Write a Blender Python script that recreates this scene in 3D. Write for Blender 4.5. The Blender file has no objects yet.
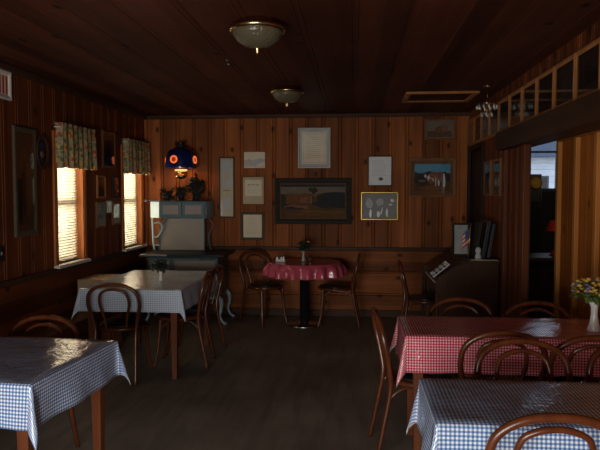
import bpy, bmesh, math, random
from mathutils import Vector, Matrix
R = math.radians; PI = math.pi
random.seed(7)
scene = bpy.context.scene
COL = scene.collection

# ------------------------------------------------------------------ nodes / materials
class NT:
    def __init__(s, name):
        s.m = bpy.data.materials.new(name); s.m.use_nodes = True
        s.t = s.m.node_tree; s.t.nodes.clear()
        s.out = s.t.nodes.new('ShaderNodeOutputMaterial')
    def n(s, typ, **kw):
        nd = s.t.nodes.new(typ)
        for k, v in kw.items():
            if k.startswith('_'): setattr(nd, k[1:], v)
            else: s.put(nd.inputs[int(k[1:]) if k[0] == 'i' and k[1:].isdigit() else k.replace('__', ' ')], v)
        return nd
    def put(s, inp, v):
        if isinstance(v, bpy.types.NodeSocket): s.t.links.new(v, inp)
        elif isinstance(v, bpy.types.Node): s.t.links.new(v.outputs[0], inp)
        else:
            if inp.type == 'RGBA' and len(v) == 3: v = (*v, 1)
            inp.default_value = v
    def math(s, op, a, b=0.0, c=0.0):
        return s.n('ShaderNodeMath', _operation=op, i0=a, i1=b, i2=c).outputs[0]
    def mix(s, f, a, b, mode='MIX'):
        nd = s.n('ShaderNodeMix', _data_type='RGBA', _blend_type=mode)
        s.put(nd.inputs[0], f); s.put(nd.inputs[6], a); s.put(nd.inputs[7], b)
        return nd.outputs[2]
    def coord(s, scale=(1, 1, 1), kind='Object'):
        c = s.n('ShaderNodeTexCoord').outputs[kind]
        mp = s.n('ShaderNodeMapping'); s.put(mp.inputs['Vector'], c); mp.inputs['Scale'].default_value = scale
        return mp.outputs[0]
    def xyz(s, kind='Object'):
        return s.n('ShaderNodeSeparateXYZ', i0=s.n('ShaderNodeTexCoord').outputs[kind]).outputs
    def noise(s, vec, scale, detail=3, rough=.55):
        return s.n('ShaderNodeTexNoise', Vector=vec, Scale=scale, Detail=detail, Roughness=rough).outputs['Fac']
    def rng(s, v, a, b, c=0, d=1):
        return s.n('ShaderNodeMapRange', i0=v, i1=a, i2=b, i3=c, i4=d).outputs[0]
    def bsdf(s, color, rough=.5, metal=0, spec=.5, bump=None, bd=.002, bs=.5, **kw):
        b = s.n('ShaderNodeBsdfPrincipled')
        s.put(b.inputs['Base Color'], color); s.put(b.inputs['Roughness'], rough)
        s.put(b.inputs['Metallic'], metal); s.put(b.inputs['Specular IOR Level'], spec)
        for k, v in kw.items(): s.put(b.inputs[k.replace('__', ' ')], v)
        if bump is not None:
            bn = s.n('ShaderNodeBump', Height=bump, Distance=bd, Strength=bs)
            s.put(b.inputs['Normal'], bn)
        return b
    def done(s, shader):
        s.put(s.out.inputs[0], shader); return s.m

def plain(name, c, rough=.5, metal=0, var=.18, scale=12, spec=.5, bumpy=.0, **kw):
    t = NT(name); nz = t.noise(t.coord(), scale, 4)
    col = t.mix(nz, tuple(x*(1-var) for x in c), tuple(min(1, x*(1+var)) for x in c))
    return t.done(t.bsdf(col, rough, metal, spec, bump=nz if bumpy else None, bd=bumpy or .001, **kw))

def wood(name, dark, light, axis='Z', across='X', board=0, knots=0, rough=.6, spec=.15, grain=14, var=.35, other=None):
    t = NT(name)
    sc = {'X': [grain]*3, 'Y': [grain]*3, 'Z': [grain]*3}[axis]; sc['XYZ'.index(axis)] = grain*.055
    v = t.coord(tuple(sc))
    g = t.noise(v, 1.0, 5, .6)
    g2 = t.noise(t.coord(), 1.3, 2)
    col = t.mix(t.rng(g, .3, .7), dark, light)
    col = t.mix(t.rng(g2, .35, .7, 0, .5), col, tuple(x*.62 for x in dark))
    if board:
        p = t.xyz()['XYZ'.index(across)]
        idx = t.math('FLOOR', t.math('DIVIDE', p, board))
        wn = t.n('ShaderNodeTexWhiteNoise', _noise_dimensions='1D'); t.put(wn.inputs['W'], idx)
        k = t.rng(wn.outputs['Value'], 0, 1, 1-var, 1+var)
        hs = t.n('ShaderNodeHueSaturation'); t.put(hs.inputs['Value'], k); t.put(hs.inputs['Color'], col)
        col = hs.outputs[0]
    if knots:
        xs = t.xyz(); i = 'XYZ'.index(across); j = 'XYZ'.index(axis)
        cb = t.n('ShaderNodeCombineXYZ', i0=t.math('MULTIPLY', xs[i], 3.3), i1=t.math('MULTIPLY', xs[j], 2.0))
        vo = t.n('ShaderNodeTexVoronoi', _voronoi_dimensions='2D', Vector=cb, Scale=1.0)
        kn = t.rng(vo.outputs['Distance'], .035, .10, 1, 0)
        sel = t.n('ShaderNodeSeparateColor', i0=vo.outputs['Color']).outputs[0]
        kn = t.math('MULTIPLY', kn, t.math('GREATER_THAN', sel, 1-knots))
        col = t.mix(t.math('MULTIPLY', kn, .85), col, tuple(x*.16 for x in dark))
    return t.done(t.bsdf(col, rough, 0, spec, bump=g, bd=.0012, bs=.35))

def gingham(name, c, period=.0152, gloss=.16, w=(.74, .78, .83), k=.3):
    t = NT(name)
    uv = t.n('ShaderNodeSeparateXYZ', i0=t.n('ShaderNodeTexCoord').outputs['UV']).outputs
    def st(x): return t.math('GREATER_THAN', t.math('FRACT', t.math('DIVIDE', x, period)), .5)
    a, b = st(uv[0]), st(uv[1])
    s = t.math('MULTIPLY', t.math('ADD', a, b), .5)
    mid = tuple((x*(1-k)+y*k) for x, y in zip(c, w))
    ramp = t.mix(t.math('GREATER_THAN', s, .25), w, mid)
    ramp = t.mix(t.math('GREATER_THAN', s, .75), ramp, c)
    v = t.coord()
    wr = t.noise(v, 7, 4, .6); w2 = t.noise(v, 55, 2)
    h = t.math('ADD', wr, t.math('MULTIPLY', w2, .08))
    return t.done(t.bsdf(ramp, gloss, 0, .55, bump=h, bd=.02, bs=.45))

def emis(name, c, s):
    t = NT(name); return t.done(t.n('ShaderNodeEmission', Color=(*c, 1), Strength=s))

def glassy(name, tint=(1, 1, 1), gl=.08, rough=.03):
    t = NT(name)
    fr = t.n('ShaderNodeFresnel', IOR=1.45)
    f = t.math('ADD', t.math('MULTIPLY', fr, .9), gl*.3)
    mx = t.n('ShaderNodeMixShader', i0=f, i1=t.n('ShaderNodeBsdfTransparent', Color=(*tint, 1)),
             i2=t.n('ShaderNodeBsdfGlossy', Color=(1, 1, 1, 1), Roughness=rough))
    return t.done(mx)

M = {}
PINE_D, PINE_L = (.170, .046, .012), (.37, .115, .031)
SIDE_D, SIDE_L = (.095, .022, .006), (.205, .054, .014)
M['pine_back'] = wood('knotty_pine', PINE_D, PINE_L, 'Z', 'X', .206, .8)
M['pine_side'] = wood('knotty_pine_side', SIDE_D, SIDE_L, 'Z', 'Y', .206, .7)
M['pine_low_x'] = wood('knotty_pine_lengthwise', PINE_D, PINE_L, 'X', 'Z', .14, .5)
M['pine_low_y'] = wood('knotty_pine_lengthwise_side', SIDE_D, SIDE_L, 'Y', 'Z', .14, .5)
M['ceil'] = wood('ceiling_boards', (.055, .015, .008), (.095, .028, .014), 'Y', 'X', .155, .3, rough=.65, spec=.08)
M['trim'] = wood('dark_trim', (.05, .022, .012), (.085, .038, .02), 'Y', 'X', rough=.5)
M['trim_x'] = wood('dark_trim_lengthwise', (.05, .022, .012), (.085, .038, .02), 'X', 'Z', rough=.5)
M['beam'] = wood('beam_wood', (.045, .02, .011), (.075, .035, .018), 'Y', 'Z', rough=.6)
M['plank'] = wood('partition_plank', (.36, .100, .016), (.56, .175, .030), 'Z', 'Y', .42, .4, rough=.5)
M['batten'] = wood('batten_wood', (.52, .19, .04), (.64, .27, .065), 'Z', 'Y', rough=.45)
M['jamb'] = wood('window_jamb_wood', (.36, .105, .026), (.5, .16, .045), 'Z', 'X', rough=.4)
M['chair'] = wood('bentwood', (.070, .017, .006), (.145, .038, .012), 'Z', 'X', rough=.25, spec=.5, grain=22)
M['table'] = wood('table_wood', (.10, .028, .011), (.17, .052, .019), 'Z', 'X', rough=.4)
M['piano'] = wood('organ_wood', (.05, .022, .012), (.085, .038, .02), 'Z', 'X', rough=.4)
M['gal'] = wood('gallery_frame_wood', (.28, .11, .035), (.42, .18, .06), 'Z', 'X', rough=.5)
M['framew'] = wood('brown_frame_wood', (.17, .07, .028), (.26, .115, .045), 'Z', 'X', rough=.4)
M['dkframe'] = plain('dark_frame', (.022, .018, .013), .6, spec=.15)
M['olive'] = plain('olive_frame', (.075, .06, .035), .55, spec=.2)
M['gold'] = plain('gold_frame', (.62, .42, .09), .32, .75)
M['giltp'] = plain('gilt_paint', (.70, .42, .07), .35)
M['silver'] = plain('pale_frame', (.42, .39, .33), .4, .2)
M['whitef'] = plain('white_frame', (.62, .58, .52), .5)
M['black'] = plain('black_paint', (.012, .012, .012), .35)
M['vinyl'] = plain('seat_vinyl', (.014, .013, .013), .3, scale=30)
M['blackm'] = plain('black_metal', (.015, .015, .016), .3, .3)
M['chrome'] = plain('steel', (.55, .54, .52), .25, 1)
M['brass'] = plain('brass', (.62, .45, .22), .22, 1, scale=20)
M['enamel'] = plain('blue_grey_enamel', (.09, .15, .17), .35, spec=.4, scale=5)
M['enamel_l'] = plain('pale_blue_enamel', (.46, .62, .66), .3, spec=.6, scale=5)
M['cream'] = plain('cream_enamel', (.27, .24, .21), .4, var=.08, scale=5)
M['iron'] = plain('cast_iron', (.02, .02, .02), .5, .4)
M['cloth_b'] = gingham('blue_gingham', (.045, .13, .34))
M['cloth_b2'] = gingham('blue_gingham_pale', (.32, .43, .58), w=(.82, .85, .87))
M['cloth_r'] = gingham('red_gingham', (.55, .010, .045), w=(.78, .60, .62), k=.18)
M['cloth_p'] = gingham('pink_gingham', (.40, .018, .045), .013, w=(.56, .15, .20))
M['backing'] = plain('cloth_backing', (.72, .70, .66), .7)
M['paper'] = plain('paper', (.74, .65, .49), .75, var=.05)
M['paper2'] = plain('pale_paper', (.78, .78, .77), .7, var=.05)
M['tan'] = plain('tan_paper', (.52, .42, .27), .75, var=.1)
M['greym'] = plain('grey_board', (.46, .46, .46), .7, var=.1)
M['p_slate'] = plain('slate_wash', (.27, .265, .26), .7, var=.2)
M['ink'] = plain('faded_ink', (.50, .44, .33), .8)
M['ink2'] = plain('dark_ink', (.12, .12, .13), .8)
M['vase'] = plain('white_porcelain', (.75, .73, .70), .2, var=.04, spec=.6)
M['petal'] = plain('yellow_petal', (.52, .34, .06), .6, scale=60)
M['petal2'] = plain('ochre_petal', (.42, .20, .03), .6, scale=60)
M['lilac'] = plain('lilac_petal', (.16, .13, .26), .6, scale=60)
M['leaf'] = plain('leaf_green', (.10, .14, .03), .5, scale=40)
M['leafd'] = plain('dark_leaf', (.022, .034, .024), .5, scale=40)
M['pot'] = plain('dark_glazed_pot', (.02, .02, .03), .3)
M['red'] = plain('red_enamel', (.55, .03, .02), .3)
M['cardboard'] = plain('cardboard', (.38, .25, .15), .8, var=.1)
M['dooruse'] = wood('dark_door_wood', (.020, .010, .007), (.036, .018, .012), 'Z', 'Y', rough=.5)
M['glass'] = glassy('window_glass')
M['pglass'] = glassy('picture_glass', gl=.05)
M['crystal'] = plain('crystal', (.8, .8, .78), .05, .6, var=.1)
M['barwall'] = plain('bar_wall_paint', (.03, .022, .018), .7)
M['sash'] = plain('sash_paint', (.05, .07, .10), .5)
M['siding'] = plain('white_siding', (.75, .80, .88), .7, var=.15, scale=4)
M['shingle'] = plain('roof_shingle', (.10, .13, .19), .8)
M['sky_b'] = plain('painted_sky', (.05, .24, .36), .5, var=.25, scale=9)
M['p_white'] = plain('paint_white', (.5, .45, .4), .5)
M['p_brick'] = plain('paint_brick', (.22, .085, .06), .75, spec=.12, var=.5, scale=30)
M['p_green'] = plain('paint_green', (.04, .04, .026), .75, spec=.12, var=.5, scale=40)
M['p_ochre'] = plain('paint_ochre', (.15, .068, .028), .75, spec=.12, var=.35, scale=25)
M['p_ground'] = plain('paint_ground', (.10, .055, .026), .75, spec=.12, var=.35, scale=25)
M['p_navy'] = plain('paint_navy', (.035, .034, .040), .75, spec=.12, var=.3, scale=30)
M['p_haze'] = plain('paint_haze', (.17, .135, .10), .75, spec=.12, var=.25, scale=15)
M['dimart'] = plain('dim_print', (.19, .19, .18), .75, spec=.12, var=.5, scale=16)
M['dimart2'] = plain('dim_print_grey', (.32, .32, .31), .75, spec=.12, var=.45, scale=12)
M['flag_r'] = plain('flag_red', (.42, .05, .04), .7); M['flag_b'] = plain('flag_blue', (.05, .09, .25), .7)
M['pdark'] = plain('dark_blue_glaze', (.012, .018, .045), .35, spec=.3)
M['shade_b'] = plain('cobalt_glass', (.008, .013, .075), .12, var=.3, spec=.7)
# worn floor
t = NT('worn_floor'); v = t.coord()
a = t.noise(v, 1.6, 5, .62); b = t.noise(t.coord((9, .9, 1)), 1.5, 4)
c = t.mix(t.rng(a, .3, .72), (.125, .098, .074), (.27, .215, .165))
c = t.mix(t.rng(b, .45, .7, 0, .45), c, (.045, .033, .024))
M['floor'] = t.done(t.bsdf(c, t.rng(a, .3, .7, .42, .6), 0, .35, bump=b, bd=.002, bs=.4))
# blind slats: thin cream vinyl that lets light through
t = NT('blind_slat')
mx = t.n('ShaderNodeMixShader', i0=.62, i1=t.n('ShaderNodeBsdfDiffuse', Color=(.82, .77, .66, 1)),
         i2=t.n('ShaderNodeBsdfTranslucent', Color=(.92, .85, .70, 1)))
M['slat'] = t.done(mx)
# floral valance fabric
t = NT('floral_fabric'); v = t.coord()
nv = t.n('ShaderNodeTexNoise', Vector=v, Scale=22.0, Detail=2.0).outputs['Color']
vv = t.n('ShaderNodeVectorMath', _operation='MULTIPLY_ADD', i0=nv, i1=(.07, .07, .07), i2=v)
vo = t.n('ShaderNodeTexVoronoi', Vector=vv, Scale=24.0); d = vo.outputs['Distance']; cc = t.n('ShaderNodeSeparateColor', i0=vo.outputs['Color']).outputs
base = t.mix(t.noise(v, 30, 3), (.58, .48, .28), (.14, .13, .07))
fl = t.mix(t.math('GREATER_THAN', cc[0], .55), (.50, .055, .03), (.66, .36, .06))
fl = t.mix(t.math('GREATER_THAN', cc[1], .6), fl, (.11, .15, .06))
c = t.mix(t.rng(d, .38, .52, .95, 0), base, fl)
mx = t.n('ShaderNodeMixShader', i0=.12, i1=t.n('ShaderNodeBsdfDiffuse', Color=c), i2=t.n('ShaderNodeBsdfTranslucent', Color=c))
M['floral'] = t.done(mx)
# pressed glass bowl
t = NT('pressed_glass'); h = t.noise(t.coord(), 45, 2)
bs = t.bsdf((.17, .14, .085), .14, 0, .8, bump=h, bd=.01, bs=.8)
mx = t.n('ShaderNodeMixShader', i0=.35, i1=bs, i2=t.n('ShaderNodeBsdfTranslucent', Color=(.12, .11, .09, 1)))
M['bowl'] = t.done(mx)
M['medal'] = emis('lit_amber_medallion', (1.0, .20, .05), .9)
M['medal2'] = emis('lit_red_medallion', (1.0, .05, .012), .3)
M['flame'] = emis('lit_lamp_font', (1.0, .33, .10), 2.2)

# ------------------------------------------------------------------ mesh helpers
class MB:
    def __init__(s): s.bm = bmesh.new(); s.uv = None
    def face(s, pts, mi=0):
        f = s.bm.faces.new([s.bm.verts.new(p) for p in pts]); f.material_index = mi; return f
    def box(s, x0, x1, y0, y1, z0, z1, bev=0, mi=0):
        vs = [s.bm.verts.new((x, y, z)) for x in (x0, x1) for y in (y0, y1) for z in (z0, z1)]
        fs = [s.bm.faces.new([vs[i] for i in q]) for q in ((0, 1, 3, 2), (4, 6, 7, 5), (0, 4, 5, 1), (2, 3, 7, 6), (0, 2, 6, 4), (1, 5, 7, 3))]
        for f in fs: f.material_index = mi
        if bev:
            es = list({e for f in fs for e in f.edges})
            bmesh.ops.bevel(s.bm, geom=es, offset=bev, segments=2, affect='EDGES', profile=.5)
        return s
    def prism(s, pts, axis, a, b, mi=0):
        """polygon pts (2d) extruded along axis from a to b"""
        def P(p, h): return {'X': (h, p[0], p[1]), 'Y': (p[0], h, p[1]), 'Z': (p[0], p[1], h)}[axis]
        A = [s.bm.verts.new(P(p, a)) for p in pts]; B = [s.bm.verts.new(P(p, b)) for p in pts]
        n = len(pts)
        for q in [A, B[::-1]] + [[A[i], A[(i+1) % n], B[(i+1) % n], B[i]] for i in range(n)]:
            s.bm.faces.new(q).material_index = mi
        return s
    def tube(s, pts, r, seg=10, closed=False, smooth=6, mi=0):
        pts = [Vector(p) for p in pts]
        rs = r if isinstance(r, (list, tuple)) else [r]*len(pts)
        if smooth and len(pts) > 2:
            P, Q = [], []; n = len(pts)
            for i in range(n if closed else n-1):
                g = (lambda k: pts[k % n]) if closed else (lambda k: pts[max(0, min(n-1, k))])
                p0, p1, p2, p3 = g(i-1), g(i), g(i+1), g(i+2)
                for k in range(smooth):
                    u = k/smooth
                    P.append(.5*((2*p1)+(p2-p0)*u+(2*p0-5*p1+4*p2-p3)*u*u+(3*p1-p0-3*p2+p3)*u**3))
                    Q.append(rs[i]*(1-u)+rs[(i+1) % n]*u)
            if not closed: P.append(pts[-1]); Q.append(rs[-1])
            pts, rs = P, Q
        n = len(pts); rings = []; up = None
        for i in range(n):
            a = pts[(i-1) % n] if closed or i > 0 else pts[i]; b = pts[(i+1) % n] if closed or i < n-1 else pts[i]
            T = (b-a).normalized()
            if up is None:
                up = T.orthogonal().normalized()
            up = (up-T*up.dot(T)).normalized(); sd = T.cross(up)
            rings.append([s.bm.verts.new(pts[i]+(up*math.cos(2*PI*k/seg)+sd*math.sin(2*PI*k/seg))*rs[i]) for k in range(seg)])
        for i in range(n if closed else n-1):
            A, B = rings[i], rings[(i+1) % n]
            off = 0
            if closed and i == n-1:
                off = min(range(seg), key=lambda o: (A[0].co-B[o].co).length)
            for k in range(seg):
                f = s.bm.faces.new([A[k], A[(k+1) % seg], B[(k+1+off) % seg], B[(k+off) % seg]]); f.smooth = True; f.material_index = mi
        if not closed:
            s.bm.faces.new(rings[0][::-1]).material_index = mi; s.bm.faces.new(rings[-1]).material_index = mi
        return s
    def lathe(s, prof, seg=28, c=(0, 0, 0), mi=0, cap=True):
        rings = []
        for r, z in prof:
            r = max(r, .0004)
            rings.append([s.bm.verts.new((c[0]+r*math.cos(2*PI*k/seg), c[1]+r*math.sin(2*PI*k/seg), c[2]+z)) for k in range(seg)])
        for A, B in zip(rings, rings[1:]):
            for k in range(seg):
                f = s.bm.faces.new([A[k], A[(k+1) % seg], B[(k+1) % seg], B[k]]); f.smooth = True; f.material_index = mi
        if cap:
            s.bm.faces.new(rings[0][::-1]).material_index = mi; s.bm.faces.new(rings[-1]).material_index = mi
        return s
    def ball(s, c, r, sub=2, sc=(1, 1, 1), mi=0, jit=0):
        g = bmesh.ops.create_icosphere(s.bm, subdivisions=sub, radius=r)
        for v in g['verts']:
            k = 1+random.uniform(-jit, jit)
            v.co = Vector((v.co.x*sc[0]*k, v.co.y*sc[1]*k, v.co.z*sc[2]*k))+Vector(c)
            for f in v.link_faces: f.smooth = True; f.material_index = mi
        return s
    def leafs(s, pts, size, mi=0):
        for p in pts:
            rot = Matrix.Rotation(random.uniform(0, 2*PI), 3, 'Z') @ Matrix.Rotation(random.uniform(-1.2, 1.2), 3, 'X')
            k = size*random.uniform(.7, 1.3)
            q = [rot @ Vector(w)*k+Vector(p) for w in ((0, 0, 0), (.32, .45, .06), (0, 1, -.1), (-.32, .45, .06))]
            s.face(q, mi)
        return s
    def groove(s, o, u, v, n, U0, U1, V0, V1, grooves, gd=.011, gw=.008):
        """board panel with V grooves: o origin, u across, v along, n outward"""
        o, u, v, n = map(Vector, (o, u, v, n))
        prof = [(U0, 0)]
        for g in grooves:
            if U0+gw < g < U1-gw: prof += [(g-gw, 0), (g, -gd), (g+gw, 0)]
        prof.append((U1, 0))
        for (a, da), (b, db) in zip(prof, prof[1:]):
            q = [o+u*a+n*da+v*V0, o+u*b+n*db+v*V0, o+u*b+n*db+v*V1, o+u*a+n*da+v*V1]
            s.face([tuple(p) for p in q])
        return s
    def build(s, name, mat, parent=None, loc=(0, 0, 0), fix=True, mods=None):
        if fix: bmesh.ops.recalc_face_normals(s.bm, faces=s.bm.faces)
        me = bpy.data.meshes.new(name); s.bm.to_mesh(me); s.bm.free()
        for m in (mat if isinstance(mat, (list, tuple)) else [mat]): me.materials.append(m)
        o = bpy.data.objects.new(name, me); COL.objects.link(o); o.location = loc
        if parent: o.parent = parent
        return o

def tag(o, label, cat, group=None):
    o['label'] = label; o['category'] = cat
    if group: o['group'] = group
    return o
def thing(name, label, cat, loc=(0, 0, 0), rz=0, group=None):
    o = bpy.data.objects.new(name, None); COL.objects.link(o); o.location = loc; o.rotation_euler = (0, 0, rz)
    o.empty_display_size = .1
    return tag(o, label, cat, group)
def struct(o): o['kind'] = 'structure'; return o
KIDS = {}
def copy_tree(o, parent=None):
    c = o.copy(); COL.objects.link(c)
    if parent: c.parent = parent
    for ch in [k for k in bpy.data.objects if k.parent == o]: copy_tree(ch, c)
    return c

# ------------------------------------------------------------------ the room
XL, XR, YB, YF, ZC = -2.68, 1.38, 7.75, -.5, 2.53
XE, YE = 4.6, 9.6                                  # the room beyond the opening
def pairs(a, b, period=.206, gap=.036, off=0):
    r, x = [], math.floor(a/period)*period+off
    while x < b+period:
        r += [x-gap/2, x+gap/2]; x += period
    return sorted(g for g in r if a < g < b)
RAIL = .845

struct(MB().box(XL-.2, XE+.2, YF-.2, YE+.2, -.12, 0).build('floor', M['floor']))
b = MB(); b.groove((0, 0, ZC), (1, 0, 0), (0, 1, 0), (0, 0, -1), XL-.1, XR+.12, YF-.1, YB+.1, pairs(XL, XR, .31), .004, .004)
b.box(XL-.2, XR+.12, YF-.2, YB+.2, ZC+.012, ZC+.1)
b.box(XR+.12, XE+.2, YF-.2, YE+.2, ZC, ZC+.1)
struct(b.build('ceiling', M['ceil'], fix=False))
# back wall: upright boards above the rail, lengthwise boards below
b = MB(); b.groove((0, YB, 0), (1, 0, 0), (0, 0, 1), (0, -1, 0), XL, XR+.1, RAIL, ZC, pairs(XL, XR, off=.02))
w = b.build('wall_back', M['pine_back'], fix=False); struct(w)
b = MB(); b.groove((0, YB, 0), (0, 0, 1), (1, 0, 0), (0, -1, 0), 0, RAIL, XL, XR+.1, pairs(0, RAIL, .28, .03, .005), .009, .008)
b.build('lower_boards', M['pine_low_x'], w, fix=False)
MB().box(XL-.15, XR+.1, YB+.012, YB+.15, 0, ZC).build('backing', M['trim_x'], w)
struct(MB().box(XL, XR, YB-.03, YB+.01, RAIL-.012, RAIL+.032, .006).build('trim_1', M['trim_x']))
struct(MB().box(XL, XR, YB-.018, YB+.01, 0, .09, .004).build('baseboard_back', M['trim_x']))
struct(MB().box(XL, XR, YB-.05, YB+.01, ZC-.045, ZC, .006).build('trim_2', M['trim_x']))
# left wall with the two windows
WIN = [(5.36, 5.92), (6.98, 7.60)]; WZ0, WZ1 = .90, 2.10
segs = []; y = YF
for a, c in WIN: segs.append((y, a, RAIL, ZC)); segs.append((a, c, RAIL, WZ0)); segs.append((a, c, WZ1, ZC)); y = c
segs.append((y, YB, RAIL, ZC))
b = MB()
for a, c, z0, z1 in segs: b.groove((XL, 0, 0), (0, 1, 0), (0, 0, 1), (1, 0, 0), a, c, z0, z1, pairs(a, c))
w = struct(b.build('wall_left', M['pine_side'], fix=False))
b = MB(); b.groove((XL, 0, 0), (0, 0, 1), (0, 1, 0), (1, 0, 0), 0, RAIL, YF, YB, pairs(0, RAIL, .28, .03, .005), .009, .008)
b.build('lower_boards', M['pine_low_y'], w, fix=False)
b = MB()
for a, c, z0, z1 in segs: b.box(XL-.14, XL-.012, a, c, z0 if z0 != RAIL else 0, z1)
b.build('backing', M['trim'], w)
struct(MB().box(XL-.01, XL+.03, YF, YB, RAIL-.012, RAIL+.032, .006).build('trim_3', M['trim']))
struct(MB().box(XL-.01, XL+.02, YF, YB, 0, .09, .004).build('baseboard_left', M['trim']))
struct(MB().box(XL-.01, XL+.05, YF, YB, ZC-.05, ZC, .006).build('trim_4', M['trim']))
for i, (a, c) in enumerate(WIN):
    b = MB()
    b.box(XL-.14, XL+.012, a-.0, a+.02, WZ0, WZ1); b.box(XL-.14, XL+.012, c-.02, c, WZ0, WZ1); b.box(XL-.14, XL+.012, a, c, WZ1-.02, WZ1)
    b.box(XL-.0, XL+.018, a-.05, a, WZ0-.01, WZ1+.06, .003); b.box(XL, XL+.018, c, c+.05, WZ0-.01, WZ1+.06, .003); b.box(XL, XL+.018, a-.05, c+.05, WZ1, WZ1+.06, .003)
    w = struct(b.build('window_%d' % (i+1), M['jamb']))
    MB().box(XL-.14, XL+.055, a-.05, c+.05, WZ0-.03, WZ0, .005).build('sill', M['whitef'], w)
    b = MB()
    for z0, z1 in ((WZ0, WZ0+.05), (1.43, 1.49), (WZ1-.07, WZ1-.02)): b.box(XL-.125, XL-.10, a+.02, c-.02, z0, z1)
    b.box(XL-.125, XL-.10, a+.02, a+.06, WZ0, WZ1-.02); b.box(XL-.125, XL-.10, c-.06, c-.02, WZ0, WZ1-.02)
    b.build('sash', M['trim'], w)
    MB().box(XL-.115, XL-.111, a+.05, c-.05, WZ0+.04, WZ1-.06).build('window_glass', M['glass'], w)
# right wall: solid bit by the corner with a dark door, a post, then a long beam over a wide opening
DY0, DY1, DZ = 6.93, 7.66, 2.05
PY0, PY1 = 5.14, 5.9
b = MB()
for a, c, z0, z1 in ((PY1, DY0, 0, ZC), (DY0, DY1, DZ, ZC), (DY1, YB, 0, ZC), (YF, PY1, 2.06, ZC), (PY0, PY1, 0, 1.96)):
    b.groove((XR, 0, 0), (0, 1, 0), (0, 0, 1), (-1, 0, 0), a, c, z0, z1, pairs(a, c, off=.1))
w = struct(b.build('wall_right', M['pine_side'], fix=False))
b = MB()
for a, c, z0, z1 in ((PY1, DY0, 0, ZC), (DY0, DY1, DZ, ZC), (DY1, YB+.1, 0, ZC), (YF, PY1, 2.06, ZC), (PY0+.01, PY1, 0, 1.96)): b.box(XR+.012, XR+(.03 if z1 == 1.96 else .12), a, c, z0, z1)
b.build('backing', M['trim'], w)
struct(MB().box(XR-.09, XR+.13, YF, PY1, 1.94, 2.10, .008).build('beam', M['beam']))
d = struct(MB().box(XR+.03, XR+.07, DY0, DY1, 0, DZ).build('door_1', M['dooruse']))
b = MB(); b.box(XR-.02, XR+.03, DY0-.07, DY0, 0, DZ+.07, .004); b.box(XR-.02, XR+.03, DY1, DY1+.07, 0, DZ+.07, .004); b.box(XR-.02, XR+.03, DY0, DY1, DZ, DZ+.07, .004)
b.build('door_frame', M['dooruse'], d)
MB().lathe([(.0, 0), (.02, .002), (.012, .02), (.027, .04), (.024, .06), (0, .066)], 16).build('door_handle', M['brass'], d, (XR+.03, DY0+.07, 1.0)).rotation_euler = (0, -PI/2, 0)
struct(MB().box(XR-.03, XR+.02, PY0, PY0+.09, 0, 1.94, .004).build('trim_5', M['table']))
struct(MB().box(XR-.03, XR+.02, PY1-.12, PY1-.02, 0, 1.94, .004).build('trim_6', M['table']))
# plank partition set back behind the opening
b = MB(); b.groove((1.75, 0, 0), (0, 1, 0), (0, 0, 1), (-1, 0, 0), YF, 5.50, 0, ZC, sorted(5.50-.42*k-.21 for k in range(18)), .004, .003)
b.box(1.76, 1.80, YF, 5.50, 0, ZC)
w = struct(b.build('wall_partition', M['plank'], fix=False))
for k in range(14):
    y = 5.475-.42*k
    MB().box(1.715, 1.75, y-.026, y+.026, 0, 1.985, .004).build('batten', M['batten'], w)
MB().box(1.72, 1.75, YF, 5.50, 1.985, 2.08, .004).build('top_rail', M['plank'], w)
# front wall behind the viewpoint with two wide windows
FW = [(-1.95, .08)]; FZ0, FZ1 = .22, 1.42
b = MB(); x = XL-.1
for a, c in FW: b.box(x, a, YF-.14, YF, 0, ZC); b.box(a, c, YF-.14, YF, 0, FZ0); b.box(a, c, YF-.14, YF, FZ1, ZC); x = c
b.box(x, XE+.1, YF-.14, YF, 0, ZC)
struct(b.build('wall_front', M['pine_low_x']))
for i, (a, c) in enumerate(FW):
    b = MB()
    for z0, z1 in ((FZ0, FZ0+.06), (FZ1-.06, FZ1)): b.box(a, c, YF-.10, YF-.05, z0, z1)
    for xx in (a, (a+c)/2-.025, c-.05): b.box(xx, xx+.05, YF-.10, YF-.05, FZ0, FZ1)
    w = struct(b.build('window_%d' % (i+3), M['sash']))
    MB().box(a+.03, c-.03, YF-.078, YF-.072, FZ0+.03, FZ1-.03).build('window_glass', M['glass'], w)
# room beyond
BX0, BX1, BZ0, BZ1 = 2.35, 3.5, 1.57, 2.42
b = MB(); b.box(XR+.1, BX0, YE, YE+.12, 0, ZC); b.box(BX1, XE, YE, YE+.12, 0, ZC); b.box(BX0, BX1, YE, YE+.12, 0, BZ0); b.box(BX0, BX1, YE, YE+.12, BZ1, ZC)
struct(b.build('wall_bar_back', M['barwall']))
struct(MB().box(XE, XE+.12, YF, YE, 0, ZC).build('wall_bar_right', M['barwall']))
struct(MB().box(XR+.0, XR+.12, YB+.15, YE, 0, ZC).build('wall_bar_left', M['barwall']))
b = MB()
for z0, z1 in ((BZ0, BZ0+.05), (2.15, 2.18), (BZ1-.05, BZ1)): b.box(BX0, BX1, YE+.03, YE+.08, z0, z1)
for xx in (BX0, 2.575, 3.0, BX1-.05): b.box(xx, xx+.045, YE+.03, YE+.08, BZ0, BZ1)
w = struct(b.build('window_5', M['sash']))
MB().box(BX0, BX1, YE+.05, YE+.056, BZ0, BZ1).build('window_glass', M['glass'], w)
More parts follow.
